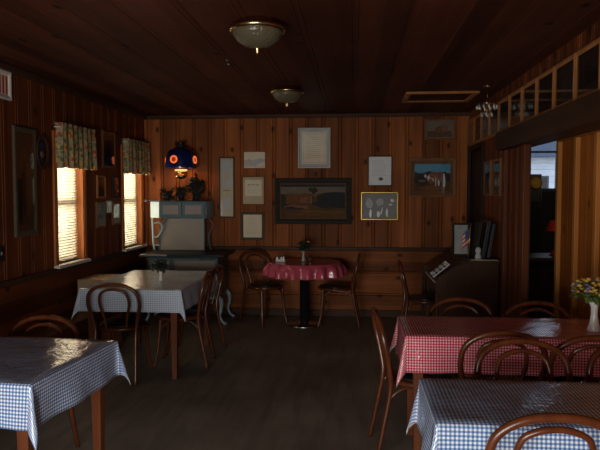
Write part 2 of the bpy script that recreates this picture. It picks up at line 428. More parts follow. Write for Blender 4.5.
# what stands outside that window
h = thing('house', 'white sided house with a dark pitched roof outside the far bar window', 'house', (4.6, 15, 0))
b = MB()
for k in range(16): b.box(-2.4, 2.4, -.02*(k % 2), 2, .15*k, .15*k+.145)
b.build('wall', M['siding'], h)
MB().prism([(-2.7, 2.38), (2.7, 2.38), (1.4, 3.3), (-1.1, 3.3)], 'Y', -.35, 2.2).build('roof', M['shingle'], h)
f = MB().box(-.75, -.1, -.06, .0, 1.62, 1.95).build('window', M['sash'], h)
MB().box(-.70, -.15, -.07, -.06, 1.66, 1.91).build('pane', M['black'], f)
struct(MB().box(-9, 12, YE+.3, 30, -.3, -.15).build('ground', plain('pale_ground', (.55, .58, .62), .9)))

# ------------------------------------------------------------------ bentwood chairs
CH = {}
def make_chair():
    t = thing('bentwood_chair', '', 'chair')
    b = MB(); b.lathe([(.15, .432), (.198, .430), (.208, .436), (.210, .446), (.206, .456), (.192, .461), (.15, .460)], 36, cap=True); b.build('seat_rim', M['chair'], t)
    MB().lathe([(0, .4605), (.13, .4605), (.176, .461), (.187, .466), (.18, .474), (.14, .4775), (0, .478)], 36).build('seat_pad', M['vinyl'], t)
    L = [(-.185, -.285, 0), (-.175, -.245, .2), (-.168, -.205, .42), (-.188, -.218, .55), (-.212, -.242, .67), (-.192, -.262, .768), (-.115, -.274, .826)]
    pts = L+[(0, -.278, .844)]+[(-x, y, z) for x, y, z in L[::-1]]
    rr = [.012, .0145, .0165]+[.0155]*9+[.0165, .0145, .012]
    MB().tube(pts, rr, 10, smooth=5).build('back_loop', M['chair'], t)
    L = [(-.083, -.182, .455), (-.095, -.202, .55), (-.122, -.228, .67), (-.108, -.25, .755), (-.06, -.262, .79)]
    MB().tube(L+[(0, -.265, .80)]+[(-x, y, z) for x, y, z in L[::-1]], .0115, 8, smooth=5).build('inner_loop', M['chair'], t)
    for sx in (-1, 1):
        MB().tube([(sx*.145, .135, .44), (sx*.150, .145, .3), (sx*.160, .165, .12), (sx*.175, .195, 0)], [.018, .016, .0135, .0115], 10, smooth=4).build('leg', M['chair'], t)
    def arc(p, q):
        p, q = Vector(p), Vector(q); m = (p+q)/2
        d = [p, p+(q-p)*.06+Vector((0, 0, .10)), p+(q-p)*.25+Vector((0, 0, .165)), m+Vector((0, 0, .17)), p+(q-p)*.75+Vector((0, 0, .165)), q+(p-q)*.06+Vector((0, 0, .10)), q]
        return MB().tube(d, .0085, 8, smooth=4)
    z = .255
    F1, F2, B1, B2 = (-.152, .15, z), (.152, .15, z), (-.173, -.235, z), (.173, -.235, z)
    for p, q in ((F1, F2), (F1, B1), (F2, B2)): arc(p, q).build('brace', M['chair'], t)
    return t
proto = make_chair(); used = False
def chair(x, y, facing, label, group, scale=1):
    """facing: compass angle of the way a sitter looks, 90 = away from the viewpoint"""
    global used
    o = copy_tree(proto) if used else proto; used = True
    o.location = (x, y, 0); o.rotation_euler = (0, 0, R(facing-90)); o['label'] = label; o['group'] = group; o.scale = (1, 1, scale)
    return o
g1, g2, g3, g4, g5 = ('chairs at the %s' % k for k in ('middle blue table', 'round pink table', 'red checked table', 'blue table nearest the doorway', 'blue table nearest the left wall'))
chair(-1.955, 5.08, 92, 'brown bentwood chair with its whole back seen against the side of the middle blue table', g1, .965)
chair(-1.58, 5.45, 183, 'bentwood chair seen side-on at the right of the middle blue table, nearer of the pair', g1)
chair(-1.585, 5.88, 176, 'bentwood chair seen side-on at the right of the middle blue table, farther of the pair', g1)
chair(-1.87, 3.30, -91, 'bentwood chair whose curved top shows behind the glossy blue table at the left edge', g5, .945)
chair(-1.05, 7.24, -48, 'dark bentwood chair beside the stove, left of the round pink table', g2)
chair(-.22, 7.22, 178, 'dark bentwood chair right of the round pink table, turned in profile', g2)
chair(.74, 6.50, 0, 'bentwood chair drawn up to the organ keyboard', 'chairs at the organ')
chair(.72, 4.02, -90, 'bentwood chair behind the red table, showing in front of the organ side', g3, .975)
chair(1.20, 3.92, -90, 'bentwood chair behind the red table, showing below the dark doorway', g3, .975)
chair(.40, 3.74, 5, 'bentwood chair seen edge-on at the left end of the red table', g3)
chair(.755, 3.45, 90, 'bentwood chair tucked in front of the red table, just left of middle', g3)
chair(1.18, 3.38, 90, 'bentwood chair tucked in front of the red table near the flower vase', g3)
chair(.795, 2.73, -90, 'bentwood chair behind the nearest blue table, its back overlapping the red cloth', g4)
chair(1.31, 2.73, -90, 'bentwood chair behind the nearest blue table, cut off by the right edge', g4)
chair(.645, 2.26, 90, 'nearest bentwood chair, only its top arc showing at the bottom edge', g4)

# ------------------------------------------------------------------ tables and cloths
def table(x0, x1, y0, y1, label, zt=.751, rz=0):
    t = thing('dining_table', label, 'table', ((x0+x1)/2, (y0+y1)/2, 0), rz, 'rectangular dining tables')
    w, d = (x1-x0)/2-.008, (y1-y0)/2-.008
    MB().box(-w, w, -d, d, zt-.03, zt, .005).build('tabletop', M['table'], t)
    b = MB()
    a = .05
    b.box(-w+a, w-a, -d+a, -d+a+.02, zt-.11, zt-.03); b.box(-w+a, w-a, d-a-.02, d-a, zt-.11, zt-.03)
    b.box(-w+a, -w+a+.02, -d+a+.02, d-a-.02, zt-.11, zt-.03); b.box(w-a-.02, w-a, -d+a+.02, d-a-.02, zt-.11, zt-.03)
    b.build('apron', M['table'], t)
    for sx in (-1, 1):
        for sy in (-1, 1):
            cx, cy = sx*(w-a-.012), sy*(d-a-.012); k = .028; q = .019
            bb = MB(); vs = []
            for z, h in ((0, q), (zt-.12, k), (zt-.03, k)): vs.append([bb.bm.verts.new((cx+i*h, cy+j*h, z)) for i, j in ((-1, -1), (1, -1), (1, 1), (-1, 1))])
            for A, B in zip(vs, vs[1:]):
                for i in range(4): bb.bm.faces.new([A[i], A[(i+1) % 4], B[(i+1) % 4], B[i]])
            bb.bm.faces.new(vs[0][::-1]); bb.bm.faces.new(vs[-1]); bb.build('leg', M['table'], t)
    return t
def cloth(x0, x1, y0, y1, drop, mat, label, zt=.756, seed=1, flare=.07, bulge=0.0, tip=.20, rz=0):
    rnd = random.Random(seed); ph = [rnd.uniform(0, 6) for _ in range(8)]
    w, d = (x1-x0)/2, (y1-y0)/2; rr = .012
    def axis(h):
        n = max(8, int(2*h/.05)); a = [-h+2*h*i/n for i in range(n+1)]
        e = [.004, .009, .016]+[drop*k/8 for k in range(2, 9)]
        return [-h-k for k in e[::-1]]+a+[h+k for k in e]
    us, vs = axis(w), axis(d)
    b = MB(); uvl = b.bm.loops.layers.uv.new('UVMap'); grid = []
    for u in us:
        row = []
        for v in vs:
            cu, cv = max(-w, min(w, u)), max(-d, min(d, v)); du, dv = abs(u)-w if abs(u) > w else 0, abs(v)-d if abs(v) > d else 0
            su, sv = (1 if u > 0 else -1), (1 if v > 0 else -1)
            r = math.hypot(du, dv)
            z = zt; x, y = cu, cv
            if r > 0:
                th = math.atan2(dv, du); mid = math.sin(2*th)
                fl = flare+tip*mid**1.5
                along = (cv if dv == 0 else cu)
                k = min(1, r/.06)
                fl += k*(.05*math.sin(along*9+ph[0])+.035*math.sin(along*21+ph[1]))*(1-mid)
                if r < rr*1.57: a = r/rr; hor, ver = rr*math.sin(a), rr*(1-math.cos(a))
                else:
                    s_ = r-rr*1.57; hor, ver = rr+s_*math.sin(fl), rr+s_*math.cos(fl)
                if du > 0 and dv > 0: hx, hy = math.cos(th), math.sin(th)
                else: hx, hy = (1, 0) if du > 0 else (0, 1)
                x += su*hor*hx; y += sv*hor*hy; z -= ver
            else:
                z += .0012*math.sin(u*11+ph[2])*math.sin(v*13+ph[3])+.0012
            row.append(b.bm.verts.new((x, y, z)))
        grid.append(row)
    for i in range(len(us)-1):
        for j in range(len(vs)-1):
            f = b.bm.faces.new([grid[i][j], grid[i+1][j], grid[i+1][j+1], grid[i][j+1]]); f.smooth = True
            for lp, (p, q) in zip(f.loops, ((i, j), (i+1, j), (i+1, j+1), (i, j+1))): lp[uvl].uv = (us[p]+10, vs[q]+10)
    o = b.build('tablecloth', [mat, M['backing']], None, ((x0+x1)/2, (y0+y1)/2, 0), fix=False)
    m = o.modifiers.new('thick', 'SOLIDIFY'); m.thickness = .0016; m.offset = -1; m.material_offset = 1; m.material_offset_rim = 1; o.rotation_euler = (0, 0, rz)
    return tag(o, label, 'tablecloth', 'checked tablecloths')
TB = [((-2.45, -1.31, 2.475, 3.25), .195, 'cloth_b', 'wooden table under the glossy blue cloth at the left edge', 'blue and white checked cloth on the left table, with a bright window glare on top', 3),
      ((-2.27, -1.42, 4.93, 6.19), .19, 'cloth_b2', 'wooden table between the windows and the stove under a pale blue cloth', 'pale blue checked cloth on the middle table in front of the stove', 5),
      ((.29, 1.56, 3.45, 4.03), .205, 'cloth_r', 'wooden table under the red checked cloth', 'red and white checked cloth on the table with yellow flowers', 8),
      ((.29, 1.56, 2.14, 2.66), .205, 'cloth_b', 'wooden table under the blue cloth at the bottom right corner', 'blue and white checked cloth in front of the red one, at the bottom right', 11)]
for (x0, x1, y0, y1), dr, mt, l1, l2, sd in TB:
    rz = R(-4.5) if sd == 3 else 0
    table(x0, x1, y0, y1, l1, rz=rz); cloth(x0, x1, y0, y1, dr, M[mt], l2, seed=sd, rz=rz)
# round pedestal table
RX, RY = -.585, 7.20
t = thing('pedestal_table', 'round table on a black column with a round metal foot, under the pink cloth', 'table', (RX, RY, 0))
MB().lathe([(0, .712), (.402, .712), (.412, .72), (.412, .735), (.405, .742), (0, .742)], 48).build('tabletop', M['table'], t)
MB().lathe([(.055, .03), (.055, .70), (.12, .705), (.12, .712)], 28).build('column', M['blackm'], t)
MB().lathe([(0, 0), (.20, 0), (.205, .012), (.19, .022), (.09, .034), (.07, .045), (0, .045)], 36).build('foot', M['chrome'], t)
b = MB(); uvl = b.bm.loops.layers.uv.new('UVMap'); n = 144; rings = []
for r in [.001, .12, .24, .36, .40, .412, .42, .427]+[.435+.0146*k for k in range(1, 11)]:
    row = []
    for k in range(n):
        a = 2*PI*k/n; wv = math.sin(a*17+.4)+.45*math.sin(a*11+1.3); s_ = max(0, r-.427)
        rad = min(r, .42) if r <= .42 else .423+.02*min(1, s_/.03)+(.030*wv*min(1, s_/.08))+s_*.14
        z = .749 if r <= .412 else (.747 if r <= .42 else .742-(s_ if s_ else .001)*.95-.002)
        row.append((b.bm.verts.new((rad*math.cos(a), rad*math.sin(a), z)), (r*math.cos(a)+5, r*math.sin(a)+5)))
    rings.append(row)
for A, B in zip(rings, rings[1:]):
    for k in range(n):
        q = [A[k], A[(k+1) % n], B[(k+1) % n], B[k]]
        f = b.bm.faces.new([p[0] for p in q]); f.smooth = True
        for lp, p in zip(f.loops, q): lp[uvl].uv = p[1]
b.bm.faces.new([p[0] for p in rings[0]])
o = b.build('tablecloth', [M['cloth_p'], M['backing']], None, (RX, RY, 0), fix=False)
bm_ = bmesh.new(); bm_.from_mesh(o.data); bmesh.ops.recalc_face_normals(bm_, faces=bm_.faces)
if sum(f.normal.z for f in bm_.faces) < 0: bmesh.ops.reverse_faces(bm_, faces=bm_.faces)
bm_.to_mesh(o.data); bm_.free()
m = o.modifiers.new('thick', 'SOLIDIFY'); m.thickness = .0016; m.offset = -1; m.material_offset = 1; m.material_offset_rim = 0
tag(o, 'rippled pink checked cloth on the round table by the back wall', 'tablecloth', 'checked tablecloths')

# ------------------------------------------------------------------ table settings
def vase(x, y, z, h, label, mat='vase', r=.028):
    b = MB().lathe([(0, 0), (r, .0), (r*1.05, .01), (r*.75, h*.25), (r*.5, h*.55), (r*.55, h*.8), (r*.85, h*.97), (r*.9, h), (r*.7, h*.99), (r*.42, h*.8), (r*.4, h*.55), (0, h*.3)], 24, cap=False)
    return tag(b.build('vase', M[mat], None, (x, y, z)), label, 'vase')
def bunch(x, y, z, h, rad, label, blossoms, leafmat, n=60, seed=2, rz=1.0):
    random.seed(seed)
    t = thing('flower_bunch', label, 'flowers', (x, y, z))
    tips = []
    for k in range(n):
        a = random.uniform(0, 2*PI); q = random.random()**.5*rad; e = h*(.62+.5*random.random()*(1-.35*(q/rad)))
        tips.append((q*math.cos(a), q*math.sin(a), e*rz))
    b = MB()
    for p in tips[:n//2]: b.tube([(p[0]*.03, p[1]*.03, .0), (p[0]*.2, p[1]*.2, p[2]*.55), p], .0016, 5, smooth=2)
    b.build('stem', M['leaf' if leafmat == 'leaf' else 'leafd'], t)
    for j, (mt, share) in enumerate(blossoms):
        b = MB()
        for p in tips[j::len(blossoms)][:int(n*share)]: b.ball(p, .0135*random.uniform(.6, 1.25), 1, (1, 1, .7), jit=.22)
        b.build('blossoms', M[mt], t)
    b = MB().leafs([(p[0]*random.uniform(.4, 1), p[1]*random.uniform(.4, 1), p[2]*random.uniform(.55, .95)) for p in tips for _ in range(2)], .045)
    b.build('leaves', M[leafmat], t)
    return t
CZ = .7595
vase(1.37, 3.66, CZ, .17, 'tall white flared vase on the red tablecloth', r=.036)
bunch(1.37, 3.66, CZ+.12, .17, .12, 'bunch of yellow and ochre dried flowers in the tall white vase', [('petal', .5), ('petal2', .3), ('petal', .5), ('lilac', .2)], 'leaf', 130, 4)
t = thing('salt_shaker', 'small glass shaker beside the tall white vase on the red cloth', 'shaker', (1.43, 3.61, CZ))
MB().lathe([(0, 0), (.02, 0), (.021, .01), (.017, .06), (0, .062)], 16).build('jar', M['paper2'], t); MB().lathe([(.0175, .06), (.018, .07), (.012, .08), (0, .081)], 16).build('cap', M['chrome'], t)
vase(-1.74, 5.42, CZ, .085, 'small white bud vase on the pale blue middle table', r=.02)
bunch(-1.74, 5.42, CZ+.06, .13, .085, 'dark leafy sprig in the bud vase on the middle table', [('leafd', .3)], 'leafd', 60, 9)
vase(-.60, 7.22, CZ-.0095, .12, 'slim pale vase on the round pink table', 'silver', .026)
bunch(-.60, 7.22, CZ+.08, .15, .08, 'dark green bouquet in the slim vase on the round table', [('leafd', .3), ('petal2', .06)], 'leafd', 60, 5)
t = thing('candle_jar', 'tiny clear candle jar right of the slim vase on the round table', 'candle', (-.52, 7.18, CZ-.0095))
MB().lathe([(0, 0), (.022, 0), (.024, .07), (.021, .07), (.019, .01), (0, .01)], 18, cap=False).build('jar', M['pglass'], t)
MB().lathe([(0, .01), (.018, .01), (.018, .045), (0, .047)], 16).build('candle', M['vase'], t)
t = thing('sugar_caddy', 'little white packet caddy at the left of the round pink table', 'caddy', (-.86, 7.15, CZ-.0095))
MB().box(-.055, .055, -.03, .03, 0, .03, .004).build('tray', M['whitef'], t)
for k in range(4): MB().box(-.045+.024*k, -.03+.024*k, -.024, .024, .03, .055+.004*(k % 2)).build('packet', M['vase' if k != 1 else 'ink2'], t)

# ------------------------------------------------------------------ pictures
def ring(b, W, H, fw, y0, y1, lip=.004):
    """mitred frame, opening (W-2fw) x (H-2fw); y0 is the wall side (0), y1 the face (negative)"""
    def rect(w, h, y): return [b.bm.verts.new(p) for p in ((-w, y, -h), (w, y, -h), (w, y, h), (-w, y, h))]
    w, h = W/2, H/2
    rs = [rect(w, h, y0), rect(w, h, y1+lip), rect(w-lip, h-lip, y1), rect(w-fw*.55, h-fw*.55, y1), rect(w-fw, h-fw, y1+lip*1.6), rect(w-fw, h-fw, y0)]
    for A, B in zip(rs, rs[1:]+rs[:1]):
        for i in range(4): b.bm.faces.new([A[i], A[(i+1) % 4], B[(i+1) % 4], B[i]])
    return b
def picture(name, label, wall, u, z, W, H, fw, fmat, art, border=0, bmat='paper', group='framed pictures on the walls', glass=True, dep=.022, cat='picture', tilt=0):
    loc, rz = {'back': ((u, YB-.002, z), 0), 'left': ((XL+.002, u, z), PI/2), 'right': ((XR-.002, u, z), -PI/2)}[wall]
    t = thing(name, label, cat, loc, rz, group)
    if tilt: t.rotation_euler = (tilt, 0, rz)
    if fw: ring(MB(), W, H, fw, 0, -dep).build('frame', M[fmat], t)
    iw, ih = W-2*fw, H-2*fw
    y = -dep*.35
    if border: MB().box(-iw/2, iw/2, y-.001, 0, -ih/2, ih/2).build('mat_board', M[bmat], t)
    aw, ah = iw-2*border, ih-2*border
    ST = .0005 if len(art) < 20 else .00012
    b = MB(); mats = []; yy = y-.0015 if border else y
    for k, (mt, pts) in enumerate(art):
        if M[mt] not in mats: mats.append(M[mt])
        P = [((p[0]-.5)*aw, (p[1]-.5)*ah) for p in pts]
        b.prism(P, 'Y', yy-ST*k, (yy-ST*k)+(ST*1.2 if k else (min(.006, -yy*.9) if fw else .0034)), mats.index(M[mt]))
    b.build('print', mats, t)
    if glass and fw: MB().box(-iw/2, iw/2, -dep+.0055, -dep+.0075, -ih/2, ih/2).build('glass', M['pglass'], t)
    return t
def rc(x0, y0, x1, y1): return [(x0, y0), (x1, y0), (x1, y1), (x0, y1)]
FULL = rc(0, 0, 1, 1)
def lines(base, ink, n=9, y0=.2, y1=.85, seed=0, x0=.14):
    r = random.Random(seed); L = [(base, FULL)]
    for k in range(n):
        y = y1-(y1-y0)*k/(n-1); a = x0+r.uniform(0, .1); c = 1-x0-r.uniform(0, .22)
        L.append((ink, rc(a, y-.006, c, y+.006)))
    return L
def blob(cx, cy, rx, ry, n=14, seed=0, j=.25):
    r = random.Random(seed); return [(cx+rx*math.cos(2*PI*k/n)*(1+r.uniform(-j, j)), cy+ry*math.sin(2*PI*k/n)*(1+r.uniform(-j, j))) for k in range(n)]
picture('framed_picture', 'tall narrow dark-framed picture on the back wall, right of the stove', 'back', -1.614, 1.62, .20, .77, .018, 'olive',
        [('tan', FULL), ('greym', rc(.06, .5, .94, .96)), ('tan', rc(0, .02, 1, .42)), ('ink', blob(.5, .7, .3, .1, 12, 3)), ('ink2', rc(.2, .44, .8, .45)), ('ink', rc(.15, .5, .4, .62)), ('greym', rc(.25, .12, .75, .3))])
picture('print_sheet', 'small unframed landscape card, topmost above the column of two framed certificates', 'back', -1.261, 1.965, .266, .20, 0, 'paper',
        [('paper', FULL), ('greym', [(0, .12), (.55, .12), (.75, .3), (1, .42), (1, .55), (.8, .62), (.6, .55), (.35, .42), (0, .5)]), ('ink', blob(.25, .4, .16, .14, 12, 4)), ('ink', rc(.05, .08, .95, .11))], glass=False, dep=.004)
picture('framed_certificate', 'cream certificate in a thin brown frame, middle of the column beside the tall narrow picture', 'back', -1.276, 1.58, .29, .365, .014, 'framew',
        lines('tan', 'ink', 8, .15, .62, 2)+[('paper', rc(.1, .3, .9, .9)), ('ink2', rc(.25, .70, .36, .73)), ('ink2', rc(.42, .71, .6, .73)), ('ink2', rc(.66, .70, .76, .73)), ('ink', rc(.2, .5, .8, .51)), ('ink', rc(.2, .42, .7, .43))])
picture('framed_certificate', 'pale document in a thick dark olive frame, lowest of the column above the rail', 'back', -1.287, 1.133, .30, .354, .032, 'olive', lines('paper', 'ink', 10, .15, .85, 5))
picture('framed_document', 'large pale framed document, highest above the wide dark painting', 'back', -.508, 2.11, .407, .50, .022, 'silver',
        lines('paper', 'ink', 11, .2, .82, 6)+[('ink', rc(.05, .04, .95, .05)), ('ink', rc(.05, .95, .95, .96)), ('ink', rc(.05, .05, .06, .95)), ('ink', rc(.94, .05, .95, .95))], border=.03, bmat='greym')
PT = [('p_ground', FULL), ('p_haze', rc(0, .72, 1, .98)), ('p_navy', rc(0, .93, 1, 1)), ('p_green', [(0, .3), (.12, .3), (.12, .62), (0, .72)]), ('p_ochre', [(.08, .42), (.46, .42), (.46, .72), (.38, .76), (.3, .7), (.08, .72)]), ('p_brick', rc(.3, .46, .44, .62)), ('p_navy', [(.64, .3), (1, .3), (1, .76), (.84, .78), (.68, .75), (.6, .6)])]
rp = random.Random(12)
for cx, cy, rx, ry, n_, mt_ in ((.53, .80, .07, .10, 9, 'p_green'), (.58, .62, .08, .10, 8, 'p_green'), (.25, .36, .16, .07, 9, 'p_brick'), (.2, .3, .14, .05, 7, 'p_navy'), (.58, .4, .08, .08, 6, 'p_navy'), (.76, .34, .14, .05, 7, 'p_green'), (.42, .6, .05, .08, 4, 'p_ochre'), (.5, .15, .4, .06, 7, 'p_ochre'), (.55, .72, .04, .04, 3, 'p_haze')):
    for k in range(n_): PT.append((mt_, blob(cx+rp.uniform(-rx, rx), cy+rp.uniform(-ry, ry), rx*.42, ry*.5, 12, rp.randint(0, 999), .4)))
PT.append(('p_haze', rc(.465, .44, .485, .66)))
picture('framed_painting', 'wide dark-framed painting of a farm scene in the middle of the back wall', 'back', -.525, 1.447, .955, .57, .062, 'dkframe', PT, border=.014, bmat='p_ochre', dep=.045, glass=False)
picture('framed_certificate', 'white certificate in a thin dark frame, right of the large pale document', 'back', .306, 1.822, .297, .371, .010, 'dkframe', lines('paper2', 'greym', 8, .35, .85, 8)+[('ink2', blob(.55, .22, .1, .06, 12, 3))])
picture('framed_drawing', 'gold-framed drawing with white glass reflections painted in, below the white certificate', 'back', .303, 1.389, .458, .346, .018, 'gold',
        [('p_slate', FULL), ('vase', blob(.24, .2, .035, .17, 10, 1)), ('vase', blob(.47, .18, .05, .12, 10, 2)), ('vase', [(.52, .2), (.58, .45), (.6, .44), (.56, .16)]), ('vase', blob(.72, .24, .035, .18, 10, 3)), ('vase', blob(.87, .72, .06, .06, 10, 4)), ('vase', blob(.82, .55, .05, .03, 10, 5)), ('greym', blob(.2, .6, .1, .2, 12, 6)), ('greym', blob(.5, .66, .12, .16, 12, 7))])  # the white shapes are window reflections painted into the print
picture('framed_painting', 'brown-framed painting with a bright blue sky, right of the gold frame', 'back', .944, 1.74, .58, .48, .04, 'framew',
        [('p_ground', FULL), ('sky_b', rc(0, .66, 1, 1)), ('p_navy', [(0, .72), (.2, .62), (.4, .74), (.62, .66), (.85, .72), (1, .6), (1, .35), (0, .3)]), ('p_brick', blob(.62, .52, .26, .2, 18, 3)), ('p_navy', blob(.2, .45, .2, .17, 16, 5)), ('p_white', blob(.4, .48, .05, .1, 10, 2)), ('p_white', rc(.58, .14, .61, .5)), ('p_white', blob(.83, .35, .035, .28, 10, 6)), ('p_white', blob(.5, .4, .05, .08, 10, 9)), ('p_green', blob(.25, .28, .2, .09, 14, 8)), ('p_ochre', blob(.5, .12, .4, .07, 14, 4)), ('p_white', blob(.3, .55, .04, .06, 10, 11)), ('p_brick', blob(.45, .36, .07, .09, 12, 12)), ('p_haze', blob(.2, .38, .1, .05, 12, 13)), ('p_haze', blob(.7, .42, .09, .07, 12, 14)), ('p_white', blob(.68, .3, .025, .12, 10, 15))], border=.035, bmat='p_ochre')
picture('framed_painting', 'small dim brown-framed picture high on the back wall near the right corner', 'back', 1.025, 2.325, .376, .25, .022, 'framew', [('p_haze', FULL), ('p_ground', rc(.05, .05, .95, .4)), ('p_ochre', blob(.55, .5, .2, .22, 14, 3)), ('p_brick', blob(.7, .55, .12, .2, 12, 4))])
# left wall
picture('white_framed_sign', 'white-framed panel with red stripes, high on the left wall at the picture edge', 'left', 4.37, 2.375, .55, .22, .028, 'whitef',
        [('paper', FULL)]+[('flag_r', rc(a, .08, a+.05, .92)) for a in (.55, .64, .74, .83, .92)], glass=False)
picture('framed_picture', 'tall dark-framed dim picture on the left wall before the first window', 'left', 4.835, 1.64, .34, .88, .045, 'olive', [('dimart2', FULL), ('tan', blob(.5, .65, .25, .2, 16, 2)), ('dimart2', rc(.1, .05, .9, .3)), ('p_green', blob(.5, .4, .1, .3, 14, 3))])
t = thing('oval_plate', 'oval plate with a dark rim and blue centre, between the tall picture and first window', 'plate', (XL+.002, 5.11, 1.90), PI/2)
b = MB().lathe([(0, 0), (.11, .004), (.15, .02), (.155, .026), (.148, .03), (.105, .014), (.10, .012)], 40, cap=False); o = b.build('rim', M['trim'], t); o.rotation_euler = (PI/2, 0, 0); o.scale = (.72, 1, 1)
b = MB().lathe([(0, .009), (.08, .010), (.103, .014), (.10, .004), (0, .002)], 40); o = b.build('centre', M['pdark'], t); o.rotation_euler = (PI/2, 0, 0); o.scale = (.72, 1, 1)
o = MB().lathe([(0, .009), (.02, .022), (.03, .012), (0, .008)], 16).build('motif', M['p_brick'], t, (0, 0, -.02)); o.rotation_euler = (PI/2, 0, 0)
Lp = [(6.56, 2.02, .34, .39, 'framew', 'brown-framed picture high between the two windows', 'dimart2'), (6.34, 1.615, .21, .24, 'gal', 'light wood framed photo between the windows, above its matching lower frame', 'greym'),
      (6.32, 1.32, .22, .27, 'framew', 'brown-framed photo lowest between the windows, on the left', 'dimart2'), (6.547, 1.40, .10, .13, 'silver', 'tiny pale framed card between the windows', 'paper2'), (6.745, 1.32, .22, .25, 'framew', 'framed photo lowest between the windows, next to the second window', 'greym'),
      (6.75, 1.62, .18, .25, 'dkframe', 'dark-framed photo between the windows, next to the second window', 'dimart')]
for u, z, W, H, fm, lab, a in Lp:
    picture('framed_photo', lab, 'left', u, z, W, H, .022 if W > .12 else .01, fm, [(a, FULL), ('ink2', blob(.5, .5, .22, .28, 12, int(u*100)))], border=.02 if W > .12 else 0, bmat='tan')
t = thing('switch_plate', 'small dark switch plate low on the left wall at the picture edge', 'switch', (XL, 4.47, 1.09))
MB().box(0, .008, -.04, .04, -.06, .06, .003).build('plate', M['blackm'], t); MB().box(.008, .016, -.006, .006, -.012, .012).build('toggle', M['ink2'], t)
# gallery row above the beam on the right wall
places = ['ninth', 'eighth', 'seventh', 'sixth', 'fifth', 'fourth', 'third', 'second', 'first']
y = 7.50; k = 0
order = ['farthest picture of the gallery row above the beam, in the corner by the back wall', 'second gallery picture from the back corner, above the dark door', 'third gallery picture from the back corner, behind the crystal pendant', 'fourth gallery picture from the back corner, just before the beam starts', 'fifth gallery picture from the back corner, over the wooden post', 'sixth gallery picture from the back corner, over the dark doorway',
         'seventh gallery picture from the back corner, above the beam', 'eighth gallery picture from the back corner, above the beam', 'ninth gallery picture from the back corner, above the beam', 'gallery picture above the beam that the right edge cuts off']
arts = [('dimart2', 'greym'), ('tan', 'ink'), ('dimart2', 'ink2'), ('dimart', 'dimart2'), ('dimart', 'ink2'), ('dimart', 'dimart2'), ('dimart2', 'dimart'), ('dimart', 'ink2'), ('dimart2', 'greym'), ('dimart2', 'dimart')]
for k in range(10):
    a, c = arts[k]
    picture('gallery_picture', order[k], 'right', 7.50-.41*k, 2.262, .40, .31, .032, 'gal', [(a, FULL), (c, blob(.4, .45, .2, .3, 14, k)), (c, blob(.7, .35, .15, .2, 14, k+20)), (a, rc(.1, .05, .9, .2))], group='row of pictures above the beam', dep=.03)
for k, (y, z, lab) in enumerate(((6.58, 1.70, 'pale framed paper on the right wall, nearer the dark door'), (6.16, 1.70, 'pale framed paper on the right wall, nearer the wooden post'))):
    picture('framed_paper', lab, 'right', y, z, .30, .36, .02, 'framew', lines('greym', 'ink2', 6, .1, .45, k)+[('ink2', blob(.5, .7, .3, .14, 12, k))])

# ------------------------------------------------------------------ valances and blinds
for i, (a, c) in enumerate(WIN):
    y0, y1 = a-.02, c+.12
    t = thing('valance', ['gathered floral valance over the nearer window', 'gathered floral valance over the window beside the stove'][i], 'valance', (XL, (y0+y1)/2, 1.78), 0, 'floral valances')
    h = (y1-y0)/2; b = MB(); n = 120; rows = []
    path = [(.005, -h), (.05, -h), (.085, -h+.01)]+[(.09, -h+.02+(2*h-.04)*k/n) for k in range(n+1)]+[(.085, h-.01), (.05, h), (.005, h)]
    for zz in [0, .03, .1, .2, .28, .335, .355, .365, .38, .40]:
        amp = .016*(1-.6*zz/.40)*(0.35 if .345 < zz < .37 else 1)
        row = []
        for q, (x, y) in enumerate(path):
            wv = math.sin(y*62+i)+.5*math.sin(y*37+2)
            k = 1 if 3 <= q < len(path)-3 else 0
            dz = .008*math.sin(y*40+i)*(zz < .02)
            row.append(b.bm.verts.new((x+amp*wv*k, y, zz+dz)))
        rows.append(row)
    for A, B in zip(rows, rows[1:]):
        for q in range(len(path)-1): b.bm.faces.new([A[q], A[q+1], B[q+1], B[q]]).smooth = True
    o = b.build('fabric', M['floral'], t); m = o.modifiers.new('thick', 'SOLIDIFY'); m.thickness = .0015
    MB().tube([(.0, -h-.015, .359), (.065, -h-.01, .359), (.065, h+.01, .359), (.0, h+.015, .359)], .007, 8, smooth=0).build('rod', M['whitef'], t)
    t = thing('window_blind', ['cream slatted blind in the nearer window', 'cream slatted blind in the window beside the stove'][i], 'blind', (XL-.055, (a+c)/2, WZ0), 0, 'slatted window blinds')
    w = (c-a)/2-.024
    MB().box(-.018, .018, -w, w, 1.145, 1.175, .003).build('head_rail', M['whitef'], t)
    MB().box(-.012, .012, -w, w, .004, .018, .003).build('bottom_rail', M['whitef'], t)
    b = MB(); z = .03
    while z < 1.14:
        ca, sa = math.cos(R(56)), math.sin(R(56)); hw = .0155
        b.prism([(-hw*ca, z-hw*sa+.004), (0, z+.0012), (hw*ca, z+hw*sa), (hw*ca, z+hw*sa+.0006), (-.0005, z+.002), (-hw*ca, z-hw*sa+.0046)], 'Y', -w, w); z += .0265
    # prism along Y takes (x,z) pairs
    b.build('slats', M['slat'], t)
    for yy in (-w*.6, w*.6): MB().box(-.0012, .0012, yy-.001, yy+.001, .01, 1.15).build('ladder_cord', M['whitef'], t)
    if i: MB().tube([(.02, w*.72, 1.15), (.022, w*.74, .6), (.02, w*.80, .28)], .003, 6, smooth=3).build('pull_cord', M['whitef'], t)

